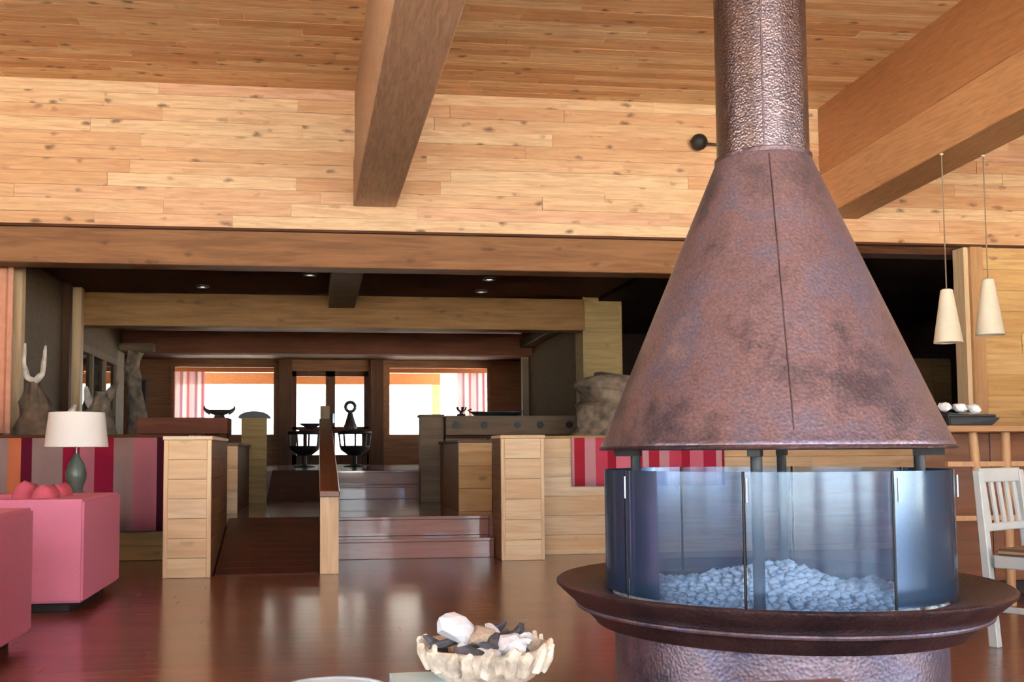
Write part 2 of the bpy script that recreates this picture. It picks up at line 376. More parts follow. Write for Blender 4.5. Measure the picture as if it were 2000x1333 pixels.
# near room side walls and the glazed front behind the camera
wall_with_holes('wall_left', 'pine_wall', -6.5, -6.3, REAR_Y-.2, 9.7, 0, 5.1, [(-2.0, 4.0, .6, 3.0)], 'y')
wall_with_holes('wall_right', 'pine_wall', 9.3, 9.5, REAR_Y-.2, 16.4, 0, 5.1, [(-3.0, 2.0, .3, 3.7)], 'y')
wall_with_holes('wall_front', 'pine_wall', -6.3, 9.3, REAR_Y-.2, REAR_Y, 0, 5.2, [(a, b_, .2, 4.6) for a, b_ in REAR_W])
def window(idx, a, b_, z0, z1, plane, axis, nx, nz, mat='pine_wall', t=.06, gmat='window_glass'):
    """frame with mullions on a plane; panes are children"""
    m = MB()
    def bar(u0, u1, w0, w1):
        if axis == 'x': m.box(u0, u1, plane-t/2, plane+t/2, w0, w1)
        else: m.box(plane-t/2, plane+t/2, u0, u1, w0, w1)
    bar(a, b_, z0, z0+t); bar(a, b_, z1-t, z1)
    for i in range(nx+1): u = a+(b_-a-t)*i/nx; bar(u, u+t, z0+t, z1-t)
    for j in range(1, nz): q = z0+(z1-z0)*j/nz; bar(a+t, b_-t, q-t*.35, q+t*.35)
    f = struct(m.build('window_%d' % idx, mat))
    for i in range(nx):
        u0 = a+(b_-a-t)*i/nx+t; u1 = a+(b_-a-t)*(i+1)/nx
        if axis == 'x': MB().box(u0, u1, plane-.004, plane+.004, z0+t, z1-t).build('pane', gmat, f)
        else: MB().box(plane-.004, plane+.004, u0, u1, z0+t, z1-t).build('pane', gmat, f)
    return f
wi = 3
for a, b_ in REAR_W: wi += 1; window(wi, a, b_, .2, 4.6, REAR_Y-.1, 'x', 3, 2, 'dark_wood', .08)
window(8, -3.0, 2.0, .3, 3.7, 9.4, 'y', 4, 2, 'dark_wood', .08)
window(9, -2.0, 4.0, .6, 3.0, -6.4, 'y', 4, 1, 'dark_wood', .08)

# half walls left and right of the steps
hl = struct(MB().box(-6.3, -1.18, 9.57, 9.68, 0, 1.1).build('wall_half_left', 'olive_wood'))
for i in range(2): plank(hl, 'olive_wood', 2.9, .02, .128, (-2.66, 9.56, .066+i*.13), name='board')
box('cap', 'dark_wood', hl, -6.3, -1.18, 9.5, 9.72, 1.1, 1.13)
hr = struct(MB().box(2.0, 6.6, 9.43, 9.56, 0, 1.08).build('wall_half_right', 'pine_pale'))
for i in range(6):
    for a, b_ in ((2.0, 3.1), (3.1, 4.75), (4.75, 6.3)): plank(hr, 'pine_pale', b_-a-.003, .02, .177, ((a+b_)/2, 9.42, .0+(i+.5)*.18), name='board')
box('cap', 'olive_wood', hr, 2.0, 6.6, 9.4, 9.6, 1.08, 1.105)
box('base_trim', 'pine_pale', hr, 2.0, 6.6, 9.385, 9.409, .0, .05)

# hall beyond: low ceiling, walls
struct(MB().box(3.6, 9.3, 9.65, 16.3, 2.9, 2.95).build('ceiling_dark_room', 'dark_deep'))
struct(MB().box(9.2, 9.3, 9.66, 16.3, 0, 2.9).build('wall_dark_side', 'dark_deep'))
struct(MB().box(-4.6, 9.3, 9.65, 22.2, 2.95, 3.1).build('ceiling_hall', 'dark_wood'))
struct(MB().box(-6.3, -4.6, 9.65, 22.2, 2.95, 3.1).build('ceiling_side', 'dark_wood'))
wall_with_holes('wall_hall_left', 'grey_wood', -3.1, -2.95, 9.68, 16.2, 0, 2.95, [(13.1, 15.6, 1.25, 2.35)], 'y')
struct(MB().box(-3.25, -3.1, 13.0, 15.7, 1.1, 2.5).build('wall_alcove', 'dark_wood'))
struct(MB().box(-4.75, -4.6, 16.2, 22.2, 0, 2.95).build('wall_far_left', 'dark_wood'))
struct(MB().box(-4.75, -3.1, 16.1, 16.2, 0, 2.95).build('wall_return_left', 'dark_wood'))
struct(MB().box(-6.3, -3.1, 9.68, 9.8, 1.1, 2.95).build('wall_side_left', 'grey_wood'))
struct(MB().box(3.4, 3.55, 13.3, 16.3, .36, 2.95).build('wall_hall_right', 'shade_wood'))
wall_with_holes('wall_far_right', 'dark_wood', 4.75, 4.9, 16.3, 22.2, 0, 2.95, [(16.9, 21.0, 1.0, 2.7)], 'y')
struct(MB().box(3.55, 4.9, 16.2, 16.3, .36, 2.95).build('wall_return_right', 'dark_wood'))
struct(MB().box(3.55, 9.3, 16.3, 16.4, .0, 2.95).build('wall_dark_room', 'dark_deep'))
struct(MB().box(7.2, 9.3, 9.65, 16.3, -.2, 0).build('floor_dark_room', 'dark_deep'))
FY = 22.0
wf = wall_with_holes('wall_far', 'far_wood', -4.6, 4.9, FY, FY+.2, 0, 2.95, [(-3.05, -.86, 1.29, 2.86), (-.55, 1.09, .72, 2.71), (1.47, 3.75, 1.28, 2.86)])
window(1, -3.05, -.86, 1.29, 2.86, FY+.1, 'x', 1, 1, 'beam_brown', .07)
window(2, 1.47, 3.75, 1.28, 2.86, FY+.1, 'x', 1, 1, 'beam_brown', .07)
window(3, 17.0, 18.9, 1.25, 2.68, 4.7, 'y', 1, 1, 'grey_wood_v', .08)
for i, (a, b_) in enumerate(((-.55, .27), (.27, 1.09))):
    d = struct(MB().box(a, a+.1, FY+.05, FY+.12, .72, 2.71).box(b_-.1, b_, FY+.05, FY+.12, .72, 2.71).box(a, b_, FY+.05, FY+.12, 2.6, 2.71)
               .box(a, b_, FY+.05, FY+.12, .72, .92).box(a, b_, FY+.05, FY+.12, 1.45, 1.52).build('door_%d' % (i+1), 'dark_wood_v'))
    MB().box(a+.1, b_-.1, FY+.08, FY+.09, .92, 2.6).build('pane', 'window_glass', d)
    MB().box((b_-.09 if i == 0 else a+.05), (b_-.05 if i == 0 else a+.09), FY, FY+.05, 1.6, 1.8).build('handle', 'steel', d)
for i, x in enumerate((-.82, 1.12)):
    struct(box('trim_%d' % (i+1), 'dark_wood_v', None, x, x+.28, FY-.06, FY+.02, .72, 2.95))

# ------------------------------------------------------------------ beams and posts
def beam(name, mat, x0, x1, y0, y1, z0, z1, label, group=None, bevel=.006):
    o = box(name, mat, None, x0, x1, y0, y1, z0, z1, bevel); return tag(o, label, 'beam', group)
beam('header_beam', 'beam_brown', -6.3, 4.3, WY+.03, WY+.3, 2.665, 3.0, 'long brown timber header beam below the pale boarded wall')
struct(box('trim_3', 'dark_wood', None, -6.3, 9.3, WY-.01, WY+.05, 2.985, 3.01))
def rafter(x, wd, label, mats):
    dx = .02; y0, y1 = 9.4, -4.9
    t = thing('ceiling_rafter', label, 'beam', (x, WY, 3.235), 0, None)
    def piece(nm, mt, inset, d0, d1, top):
        p = []
        for z_is_top in (0, 1):
            for (yy, xx) in ((y1, inset), (y1, wd-inset), (y0, wd-inset), (y0, inset)):
                base = .047*(WY-yy); off = dx*(WY-yy)
                z = base+(d1 if z_is_top else d0)
                p.append((xx+off, yy-WY, z))
        MB().hexa(p).build(nm, mt, t, (0, 0, 0), .008, seg=1)
    piece('lower_beam', mats[0], 0, 0, .42, 0); piece('upper_beam', mats[1], .012, .42, 1.11, 1)
rafter(.322, .40, 'deep glued timber ceiling beam left of the copper flue', ('glulam', 'glulam'))
rafter(4.89, .40, 'deep orange timber ceiling beam right of the copper flue', ('glulam_light', 'glulam_warm'))
beam('cross_beam', 'beam_hall', -2.95, 3.4, 12.75, 13.05, 2.51, 2.915, 'thick brown cross beam under the low ceiling, nearer one')
beam('cross_beam', 'beam_red', -2.95, 3.45, 16.0, 16.3, 2.5, 2.84, 'dark red cross beam under the low ceiling, farther one')
beam('spine_beam', 'grey_wood', .13, .455, 9.72, 12.75, 2.757, 2.95, 'short beam in painted glare grey running lengthwise under the dark low ceiling')  # grey colour stands for glare lighting the beam
beam('corbel', 'grey_wood', -2.95, -2.45, 15.75, 15.98, 2.5, 2.62, 'short pale beam end sticking out above the far driftwood trunk')
def post(name, mat, x0, x1, y0, y1, z0, z1, label, cat='post', group=None): return tag(box(name, mat, None, x0, x1, y0, y1, z0, z1), label, cat, group)
post('wall_post', 'pine_pale_v', -2.95, -2.80, 10.14, 10.26, .36, 2.95, 'pale vertical post on the left wall behind the driftwood stump')
post('wall_post', 'pine_pale_v', -2.95, -2.80, 12.6, 12.74, .36, 2.95, 'pale vertical post under the left end of the nearer cross beam')
post('wall_post', 'dark_wood_v', -2.95, -2.86, 12.3, 12.42, .36, 2.95, 'brown vertical post just before the one under the cross beam')
post('wall_post', 'light_leg', 6.47, 6.6, WY-.02, WY+.25, 0, 2.985, 'brown door post beside the boarded wall behind the bar')
post('wall_post', 'pine_pale_v', 6.42, 6.47, WY+.02, WY+.2, 0, 2.985, 'thin pale strip along the right edge of the dark opening')
post('wall_post', 'beam_brown', 4.08, 4.28, 9.45, 9.57, 1.105, 2.665, 'brown post on the right half wall under the end of the header beam')
t = thing('hall_post', 'tall square post clad in olive boards at the right end of the cross beam', 'post', (3.645, 13.05, .36))
box('core', 'olive_wood', t, -.24, .24, -.24, .2, 0, 2.59)
for i in range(13): plank(t, 'olive_wood', .47, .018, .195, (0, -.25, .1+i*.199), name='board')
for s in (-1, 1): box('corner_trim', 'olive_wood', t, s*.245-.015, s*.245+.015, -.262, -.23, 0, 2.59)
post('wall_post', 'grey_wood_v', 3.3, 3.42, 16.3, 16.42, .72, 2.95, 'pale post at the end of the dark right hall wall')
beam('top_plate', 'grey_wood', 3.2, 3.4, 13.1, 16.0, 2.62, 2.75, 'grey timber plate along the top of the right hall wall')

# ================================================================== STEPS, RAMP, PIERS
def pier(label, x0, x1, y0, y1, z1, n, mat='pine_pale'):
    t = thing('timber_pier', label, 'pillar', ((x0+x1)/2, (y0+y1)/2, 0))
    a, b_ = (x1-x0)/2, (y1-y0)/2
    box('core', 'beam_brown', t, -a+.02, a-.02, -b_+.02, b_, 0, z1-.03)
    h = (z1-.03)/n
    for i in range(n):
        plank(t, mat, 2*a-.07, .02, h-.003, (0, -b_+.01, h*(i+.5)), name='board')
        for s in (-1, 1): plank(t, 'beam_brown', 2*b_-.06, .02, h-.003, (s*(a-.01), .0, h*(i+.5)), (0, 0, PI/2), 'board')
    for s in (-1, 1): box('corner_trim', 'pine_pale_v', t, (s*a-.035 if s > 0 else -a), (a if s > 0 else -a+.035), -b_-.004, -b_+.03, 0, z1-.03)
    box('cap', 'pine_pale', t, -a-.008, a+.008, -b_-.01, b_, z1-.03, z1)
    return t
pier('pale boarded timber pier at the near left end of the ramp', -1.175, -.815, 8.13, 9.56, 1.09, 7)
pier('pale boarded timber pier at the right side of the steps', 1.61, 2.0, 8.95, 9.42, 1.105, 6)
# ramp (left) and steps (right), twice
def ramp_obj(label, x0, x1, y0, y1, z0, z1, n):
    t = thing('ramp', label, 'ramp', ((x0+x1)/2, y0, z0))
    L = math.hypot(y1-y0, z1-z0); a = math.atan2(z1-z0, y1-y0); wd = x1-x0
    MB().add([(-wd/2, 0, 0), (wd/2, 0, 0), (wd/2, y1-y0, 0), (-wd/2, y1-y0, 0), (wd/2, y1-y0, z1-z0-.004), (-wd/2, y1-y0, z1-z0-.004)],
             [(0, 3, 2, 1), (0, 1, 4, 5), (1, 2, 4), (0, 5, 3), (2, 3, 5, 4)]).build('base', 'dark_wood', t)
    for i in range(n):
        s = L*(i+.5)/n
        plank(t, 'ramp_floor', wd-.01, L/n-.0015, .012, (0, s*math.cos(a), s*math.sin(a)+.002), (a, 0, 0), 'plank')
ramp_obj('red-brown wooden ramp with painted dark reflection at the left of the low centre rail', -.80, .02, 8.25, 9.58, 0, .36, 10)
ramp_obj('upper wooden ramp with painted dark reflection leading to the far doors', -.6, .03, 12.55, 13.9, .36, .72, 6)
def steps(label, x0, x1, y, z, rise, tread):
    t = thing('steps', label, 'steps', ((x0+x1)/2, y, z)); a = (x1-x0)/2
    for i in range(2):
        box('riser', 'stair_wood', t, -a, a, tread*i, tread*i+.025, rise*i, rise*(i+1)-.03)
        box('tread', 'stair_wood', t, -a, a, tread*i-.02, tread*(i+1), rise*(i+1)-.03, rise*(i+1))
    box('base', 'dark_wood', t, -a, a, .026, tread, 0, rise-.03); return t
steps('two wide red-brown steps between the centre rail and right pier', .17, 1.6, 9.28, 0, .18, .30)
steps('upper pair of wooden steps before the far doors', .18, 1.55, 13.27, .36, .18, .30)
# centre rail
t = thing('centre_rail', 'low centre handrail with pale front post dividing ramp from steps', 'railing', (.095, 8.2, 0))
box('front_post', 'pine_pale_v', t, -.074, .074, 0, .13, 0, .63)
sl2 = .147
def railz(yy): return .66+sl2*yy
MB().hexa([(-.08, -.03, railz(-.03)-.05), (.08, -.03, railz(-.03)-.05), (.075, 5.0, railz(5.0)-.05), (-.075, 5.0, railz(5.0)-.05),
           (-.08, -.03, railz(-.03)), (.08, -.03, railz(-.03)), (.075, 5.0, railz(5.0)), (-.075, 5.0, railz(5.0))]).build('rail_board', 'red_rail', t, bevel=.006, seg=1)
for yy, zb in ((1.5, .36), (2.9, .36), (4.3, .36)): box('baluster', 'pine_pale_v', t, -.04, .04, yy, yy+.08, zb, railz(yy)-.045)
box('end_post', 'grey_wood_v', t, -.06, .06, 5.0, 5.12, .36, 1.56)
MB().hexa([(-.02, .13, .05), (.02, .13, .05), (.02, 5.0, .4), (-.02, 5.0, .4), (-.02, .13, railz(.13)-.06), (.02, .13, railz(.13)-.06), (.02, 5.0, railz(5)-.06), (-.02, 5.0, railz(5)-.06)]).build('infill_panel', 'dark_wood', t)
# low partition posts along the landing
def low_post(label, x0, x1, y0, z1, n, mat, rounded=False, y1=None):
    y1 = y1 or y0+.3
    t = thing('partition_end', label, 'partition', ((x0+x1)/2, y0, .36)); a = (x1-x0)/2; h = (z1-.36-.03)/n
    box('core', 'beam_brown', t, -a+.01, a-.01, .012, y1-y0, 0, z1-.36-.03)
    for i in range(n): plank(t, mat, 2*a, .02, h-.003, (0, .006, h*(i+.5)), name='board')
    if rounded:
        m = MB(); K = 10; vs = []
        for yy in (-.03, y1-y0):
            for k in range(K+1): q = PI*k/K; vs.append((-math.cos(q)*(a+.04), yy, z1-.36-.06+math.sin(q)*.08))
        fs = [(k, k+1, K+2+k, K+1+k) for k in range(K)] + [tuple(range(K+1)), tuple(range(2*K+1, K, -1)), (0, K+1, 2*K+1, K)]
        m.add(vs, fs).build('cap', 'charcoal', t, smooth=False)
    else: box('cap', 'grey_wood', t, -a-.01, a+.01, -.01, y1-y0, z1-.36-.03, z1-.36)
    return t
low_post('narrow pale partition end beside the top of the ramp', -.935, -.79, 10.4, 1.06, 3, 'pine_pale', y1=12.3)
low_post('tall partition end with a rounded dark cap left of the upper ramp', -.9, -.605, 12.45, 1.44, 4, 'olive_wood', True)
low_post('brown boarded partition end behind the right pier', 1.41, 1.75, 10.25, 1.08, 3, 'pine_wall', y1=11.9)
low_post('grey boarded partition end at the left of the holed sideboard', 1.22, 1.5, 12.2, 1.41, 4, 'grey_wood')
# sideboards on the landing
t = thing('sideboard', 'greyish wooden sideboard with a row of round holes painted as dark discs', 'sideboard', (2.31, 12.05, .36))
box('top_rail', 'grey_wood', t, -.8, .83, 0, .5, .8, 1.03)
for x in (-.68, -.34, .06, .34, .7): MB().lathe([(0, -.012), (.04, -.012), (.042, 0)], 14).build('shade_disc', 'black', t, (x, 0.0, .92)).rotation_euler = (-PI/2, 0, 0)  # black discs put in for the shade inside the rail's round holes
box('left_door', 'grey_wood', t, -.8, -.3, .05, .08, .06, .76); box('middle_door', 'beam_brown', t, -.28, .26, .05, .08, .06, .76); box('right_door', 'grey_wood', t, .28, .8, .05, .08, .06, .76)
box('body', 'dark_wood', t, -.8, .82, .08, .5, 0, .8)
t = thing('sideboard', 'dark red-brown sideboard behind the near left pier', 'sideboard', (-1.35, 10.95, .36))
box('top', 'beam_red', t, -.5, .42, -.05, .45, .8, .97)
for sx in (-.45, .33):
    for sy in (0, .36): box('leg', 'dark_wood', t, sx, sx+.07, sy, sy+.06, 0, .8)
box('shelf', 'dark_wood', t, -.45, .4, 0, .42, .3, .33)
# objects on them
t = thing('horned_bowl', 'dark bowl with horn-shaped tips on the left sideboard', 'bowl', (-1.03, 11.05, 1.33))
MB().lathe([(.06, 0), (.05, .03), (.10, .05), (.12, .085), (.11, .085), (.08, .06), (0, .05)], 20).build('bowl', 'horn', t)
for s in (-1, 1): MB().tube([(s*.09, 0, .06), (s*.13, 0, .075), (s*.155, 0, .10), (s*.16, 0, .13)], [.03, .022, .014, .005], 8).build('horn_tip', 'horn', t)
t = thing('serving_tray', 'long thin black tray on the holed sideboard', 'tray', (2.15, 12.28, 1.39))
MB().hexa([(-.24, -.08, 0), (.24, -.08, 0), (.24, .08, 0), (-.24, .08, 0), (-.3, -.11, .05), (.3, -.11, .04), (.3, .11, .04), (-.3, .11, .05)]).build('body', 'black', t, bevel=.006)
box('lip', 'black', t, -.31, .31, -.12, .12, .045, .055); MB().tube([(-.31, 0, .05), (-.34, 0, .075), (-.3, 0, .085)], .012, 8).build('handle', 'black', t)
t = thing('dark_ornament', 'small dark openwork ornament beside the black tray', 'ornament', (1.72, 12.25, 1.39))
MB().lathe([(.05, 0), (.055, .02), (.02, .03), (.02, .05), (0, .05)], 12).build('base', 'black', t)
for i in range(5): MB().tube([(0, 0, .05), (.05*math.cos(i*1.26), .05*math.sin(i*1.26), .08), (.06*math.cos(i*1.26), .06*math.sin(i*1.26), .11)], [.008, .008, .012], 6).build('prong', 'black', t)
# driftwood
def drift(name, label, loc, pts, rad, mat, branches=(), seg=18):
    t = thing(name, label, 'driftwood', loc)
    def dens(p, r):
        P, R = [], []
        for i in range(len(p)-1):
            for k in range(4):
                u = k/4; P.append(Vector(p[i]).lerp(Vector(p[i+1]), u)); R.append(r[i]*(1-u)+r[i+1]*u)
        P.append(Vector(p[-1])); R.append(r[-1]); return P, R
    P, R = dens(pts, rad); MB().tube(P, R, seg, rough=.45, seed=loc[0]).build('trunk', mat, t)
    for bp, br, bm_ in branches:
        P, R = dens(bp, br); MB().tube(P, R, 10, rough=.25).build('branch', bm_, t)
drift('driftwood_stump', 'tapering driftwood stump with a bleached U-shaped branch by the left wall', (-2.55, 9.97, .36),
      [(0, 0, 0), (-.02, 0, .5), (-.04, 0, .85), (-.07, 0, 1.1), (-.1, 0, 1.3)], [.21, .2, .18, .12, .04], 'driftwood_dark',
      [([(-.13, -.14, 1.62), (-.135, -.14, 1.42), (-.10, -.14, 1.3), (-.03, -.13, 1.27), (.03, -.13, 1.34), (.045, -.13, 1.5), (.05, -.13, 1.6)], [.012, .022, .028, .03, .026, .02, .01], 'driftwood_pale'),
       ([(-.06, -.05, 1.0), (-.05, -.11, 1.12), (-.05, -.135, 1.27)], [.06, .045, .03], 'driftwood_dark'),
       ([(.05, 0, .9), (.2, -.02, .88), (.27, -.02, .98), (.3, -.02, 1.06)], [.06, .05, .04, .015], 'driftwood_pale')])
drift('driftwood_column', 'upright driftwood trunk standing under the pale beam end', (-2.68, 15.6, .72),
      [(0, 0, 0), (.08, 0, .4), (.02, 0, 1.0), (-.05, 0, 1.5), (0, 0, 1.75)], [.26, .17, .12, .10, .10], 'driftwood')
drift('driftwood_root', 'gnarled brown driftwood root behind the table lamp', (-2.45, 12.0, .36),
      [(0, 0, 0), (.05, 0, .5), (0, 0, 1.0), (.03, 0, 1.3)], [.2, .2, .16, .06], 'driftwood',
      [([(0, 0, 1.0), (-.12, 0, 1.2), (-.15, 0, 1.36)], [.07, .05, .02], 'driftwood_pale'), ([(0, 0, 1.1), (.12, 0, 1.3), (.2, 0, 1.42)], [.07, .05, .015], 'driftwood')])
drift('driftwood_block', 'huge rough pale driftwood block behind the copper hood', (3.45, 11.3, .36),
      [(0, 0, 0), (-.02, 0, .5), (0, 0, .95), (.05, 0, 1.2), (.1, 0, 1.4)], [.5, .52, .56, .54, .38], 'driftwood', seg=26)
t = thing('wall_niche', 'narrow black wall lamp on the far wall left of the window', 'lamp', (-3.6, FY-.03, 1.88))
box('back_plate', 'black', t, -.06, .06, -.02, .03, 0, .62); box('cover', 'black_iron', t, -.045, .045, -.06, -.02, .05, .57)
# curtains
def curtain(name, mat, label, x0, x1, y, z0, z1, amp, waves, loc_rot=0, cat='curtain', th=.012):
    n = int(waves*8); nz_ = 5; a = (x1-x0)/2; vs = []
    for j in range(nz_+1):
        for i in range(n+1):
            u = i/n; x = -a+2*a*u; ph = 2*PI*waves*u
            vs.append((x, amp*(math.sin(ph)+.35*math.sin(2.3*ph+1))*(.6+.4*(1-j/nz_)), (z1-z0)*j/nz_))
    fs = [(j*(n+1)+i, j*(n+1)+i+1, (j+1)*(n+1)+i+1, (j+1)*(n+1)+i) for j in range(nz_) for i in range(n)]
    m = MB(); m.add(vs, fs); m.smooth = True
    o = m.build(name, mat, None, ((x0+x1)/2, y, z0), solid=th); o.rotation_euler = (0, 0, loc_rot)
    return tag(o, label, cat)
curtain('striped_textile', 'textile_left', 'red, grey and plum striped textile hanging on the left half wall', -4.2, -1.2, 9.45, .27, 1.1, .025, 9)
curtain('striped_textile', 'textile_right', 'red and pink striped textile hanging on the right half wall', 2.36, 3.85, 9.385, .63, 1.085, .008, 5)
curtain('sheer_curtain', 'textile_sheer', 'pale pink striped sheer curtain at the left far window', -2.98, -2.35, FY-.06, 1.3, 2.68, .03, 4)
curtain('sheer_curtain', 'textile_sheer', 'pale pink striped sheer curtain at the right far window', 3.0, 3.6, FY-.06, 1.3, 2.68, .03, 4)
curtain('salmon_curtain', 'curtain_salmon', 'salmon curtain strip at the far left edge above the half wall', -3.0, -2.8, 9.78+.07, 1.15, 2.9, .02, 2)
# hall window of dark panes on the left wall
f = window(10, 13.1, 15.6, 1.25, 2.35, -2.98, 'y', 3, 1, 'grey_wood_v', .09, 'dim_glass')
# downlights
for (x, yy, lab) in ((-1.36, 12.35, 'small recessed downlight at the left of the dark low ceiling'), (-.09, 11.4, 'small recessed downlight left of the lengthwise beam'),
                     (1.95, 11.5, 'small recessed downlight in the right of the low ceiling, nearer of two'), (2.0, 12.4, 'small recessed downlight in the right of the low ceiling, farther of two')):
    t = thing('downlight', lab, 'light', (x, yy, 2.93), 0, 'downlights in the low hall ceiling')
    MB().lathe([(.075, .018), (.08, .0), (.055, -.004), (.05, .012)], 20).build('ring', 'steel', t); MB().lathe([(0, .010), (.05, .010), (.05, .014), (0, .014)], 16).build('bulb', 'bulb', t)

# far table group by the doors
t = thing('dark_table', 'dark table silhouetted before the far glass doors', 'table', (.3, 18.4, .72))
box('table_top', 'dark_wood', t, -.62, .62, -.35, .35, .6, .66)
for sx in (-.55, .5):
    for sy in (-.3, .25): box('leg', 'dark_wood', t, sx, sx+.06, sy, sy+.06, 0, .6)
def barrel_chair(x, y, rz, label):
    t = thing('barrel_chair', label, 'chair', (x, y, .72), rz, 'dark chairs at the far table')
    arc = [(.27*math.cos(PI+q), .27*math.sin(PI+q), .58) for q in [PI*k/12 for k in range(13)]]
    MB().tube(arc, .03, 8).build('top_rail', 'black', t)
    for k in (0, 3, 6, 9, 12): MB().tube([(arc[k][0], arc[k][1], .58), (arc[k][0]*.9, arc[k][1]*.9, .34)], .016, 6).build('spindle', 'black', t)
    MB().lathe([(0, .18), (.12, .2), (.24, .29), (.26, .36), (.22, .36), (.0, .34)], 24).build('seat', 'black', t)
    MB().lathe([(.2, 0), (.19, .02), (.04, .05), (.035, .2), (0, .2)], 20).build('pedestal', 'black', t)
barrel_chair(.63, 17.55, 0, 'black barrel chair right of the centre rail before the far doors')
barrel_chair(-.22, 17.6, .3, 'black barrel chair left of the centre rail before the far doors')
t = thing('ring_sculpture', 'dark sculpture with a ring-shaped head on the far table', 'sculpture', (.58, 18.4, 1.38))
MB().lathe([(.12, 0), (.12, .05), (.09, .12), (.05, .26), (.04, .3), (0, .3)], 16).build('body', 'horn', t)
MB().tube([(.085*math.cos(q), 0, .4+.085*math.sin(q)) for q in [2*PI*k/20 for k in range(21)]], .03, 8).build('ring', 'charcoal', t)
t = thing('shallow_bowl', 'shallow dark bowl on the far table', 'bowl', (-.12, 18.3, 1.38))
MB().lathe([(.06, 0), (.07, .02), (.2, .09), (.19, .1), (.06, .035), (0, .03)], 24).build('bowl', 'charcoal', t)

# ================================================================== COPPER FIREPLACE
FX, FYc = 1.655, 3.6
t = thing('fireplace', 'round hammered-copper open fireplace with conical hood and glass screen', 'fireplace', (FX, FYc, 0))
hood = MB().lathe([(.612, .955), (.616, .957), (.618, .975), (.612, .985), (.596, 1.02), (.178, 2.02), (.172, 2.035), (.165, 2.03), (.58, 1.0), (.606, .96), (.612, .955)], 96).build('hood', 'copper', t)
for a in (-1.88, -1.88+2*PI/3, -1.88+4*PI/3):
    MB().tube([(.598*math.cos(a), .598*math.sin(a), 1.015), (.39*math.cos(a), .39*math.sin(a), 1.515), (.18*math.cos(a), .18*math.sin(a), 2.015)], .0025, 6).build('seam', 'copper_dark', hood)
MB().tube([(.6165*math.cos(q), .6165*math.sin(q), .963) for q in [2*PI*k/96 for k in range(97)]], .008, 8, cap=False).build('rim_bead', 'copper_dark', hood)
flue = MB().lathe([(.167, 2.02), (.167, 4.62)], 64).build('flue', 'copper_flue', t)
MB().lathe([(.167, 2.03), (.176, 2.03), (.176, 2.045), (.167, 2.05)], 64).build('collar', 'copper_dark', flue)
MB().tube([(.168*math.cos(-1.97), .168*math.sin(-1.97), 2.05), (.168*math.cos(-1.97), .168*math.sin(-1.97), 4.62)], .003, 6).build('seam', 'copper_dark', flue)
bowl = MB().lathe([(0, .415), (.58, .415), (.60, .445), (.63, .452), (.745, .47), (.78, .484), (.79, .478), (.788, .468), (.72, .405), (.705, .398), (.70, .388), (.655, .345), (.645, .33), (.60, .328), (.59, .32)], 96).build('bowl', 'copper_dark', t)
MB().tube([(.712*math.cos(q), .712*math.sin(q), .395) for q in [2*PI*k/96 for k in range(97)]], .008, 8, cap=False).build('highlight_band', 'copper', bowl)  # lighter copper ring painted in for the highlight line round the bowl
MB().lathe([(.575, .33), (.575, .03), (.60, .02), (.60, 0)], 72).build('base_drum', 'copper', t)
for k in range(4):
    a = math.radians(-119.7)+k*PI/2
    MB().tube([(.5*math.cos(a), .5*math.sin(a), .42), (.5*math.cos(a), .5*math.sin(a), 1.18)], .019, 12).build('support_post', 'charcoal', t)
    MB().box(-.05, .05, -.02, .02, -.012, .012).build('bracket', 'black_iron', t, (.53*math.cos(a), .53*math.sin(a), .945)).rotation_euler = (0, 0, a)
a_joint = [math.radians(-114.7+d) for d in (-53, -8, 37)]
a0 = a_joint[1]; r = .603
for k in range(8):
    s0 = a0+k*PI/4+.012; s1 = a0+(k+1)*PI/4-.012
    pn = MB().lathe([(r-.004, .458), (r-.004, .885), (r+.004, .885), (r+.004, .458), (r-.004, .458)], 12, a0=s0, a1=s1).build('glass_pane', 'hearth_glass', t)
    a = a0+k*PI/4
    MB().tube([(r*math.cos(a), r*math.sin(a), .455), (r*math.cos(a), r*math.sin(a), .886)], .005, 8).build('joint_rod', 'black_iron', t)
    MB().tube([((r+.012)*math.cos(a+.02), (r+.012)*math.sin(a+.02), .79), ((r+.012)*math.cos(a+.02), (r+.012)*math.sin(a+.02), .865)], .004, 6).build('pull', 'steel', t)
# pebbles
def heap(x, yy):
    d = math.hypot(x+.02, yy)
    return .425+.105*math.exp(-(d/.26)**2)+.02*noise.noise(Vector((x*5, yy*5, 0)))
smesh = []
for k in range(6):
    bm = bmesh.new(); bmesh.ops.create_icosphere(bm, subdivisions=1, radius=1)
    for v in bm.verts: v.co *= 1+.35*noise.noise(v.co*1.3+Vector((k*7, 0, 0))); v.co.z *= .75
    me = bpy.data.meshes.new('pebble'); bm.to_mesh(me); bm.free(); me.materials.append(MAT['stone_white'])
    for p in me.polygons: p.use_smooth = True
    smesh.append(me)
pts = []; tries = 0
while len(pts) < 1150 and tries < 30000:
    tries += 1; q = random.uniform(0, 2*PI); rr = .575*math.sqrt(random.random()); x, yy = rr*math.cos(q), rr*math.sin(q); s = random.uniform(.013, .023)
    if all((x-p[0])**2+(yy-p[1])**2 > (.78*(s+p[2]))**2 for p in pts[-1150:]): pts.append((x, yy, s))
pts.sort(key=lambda p: p[1]-.5*heap(p[0], p[1]))
bed = bmesh.new(); N = 28; vg = {}
for i in range(N+1):
    for j in range(25):
        rr = .585*j/24; q = 2*PI*i/N; vg[i % N, j] = bed.verts.new((rr*math.cos(q), rr*math.sin(q), heap(rr*math.cos(q), rr*math.sin(q))-.006)) if (i < N and (j > 0 or i == 0)) else vg.get((i % N, j))
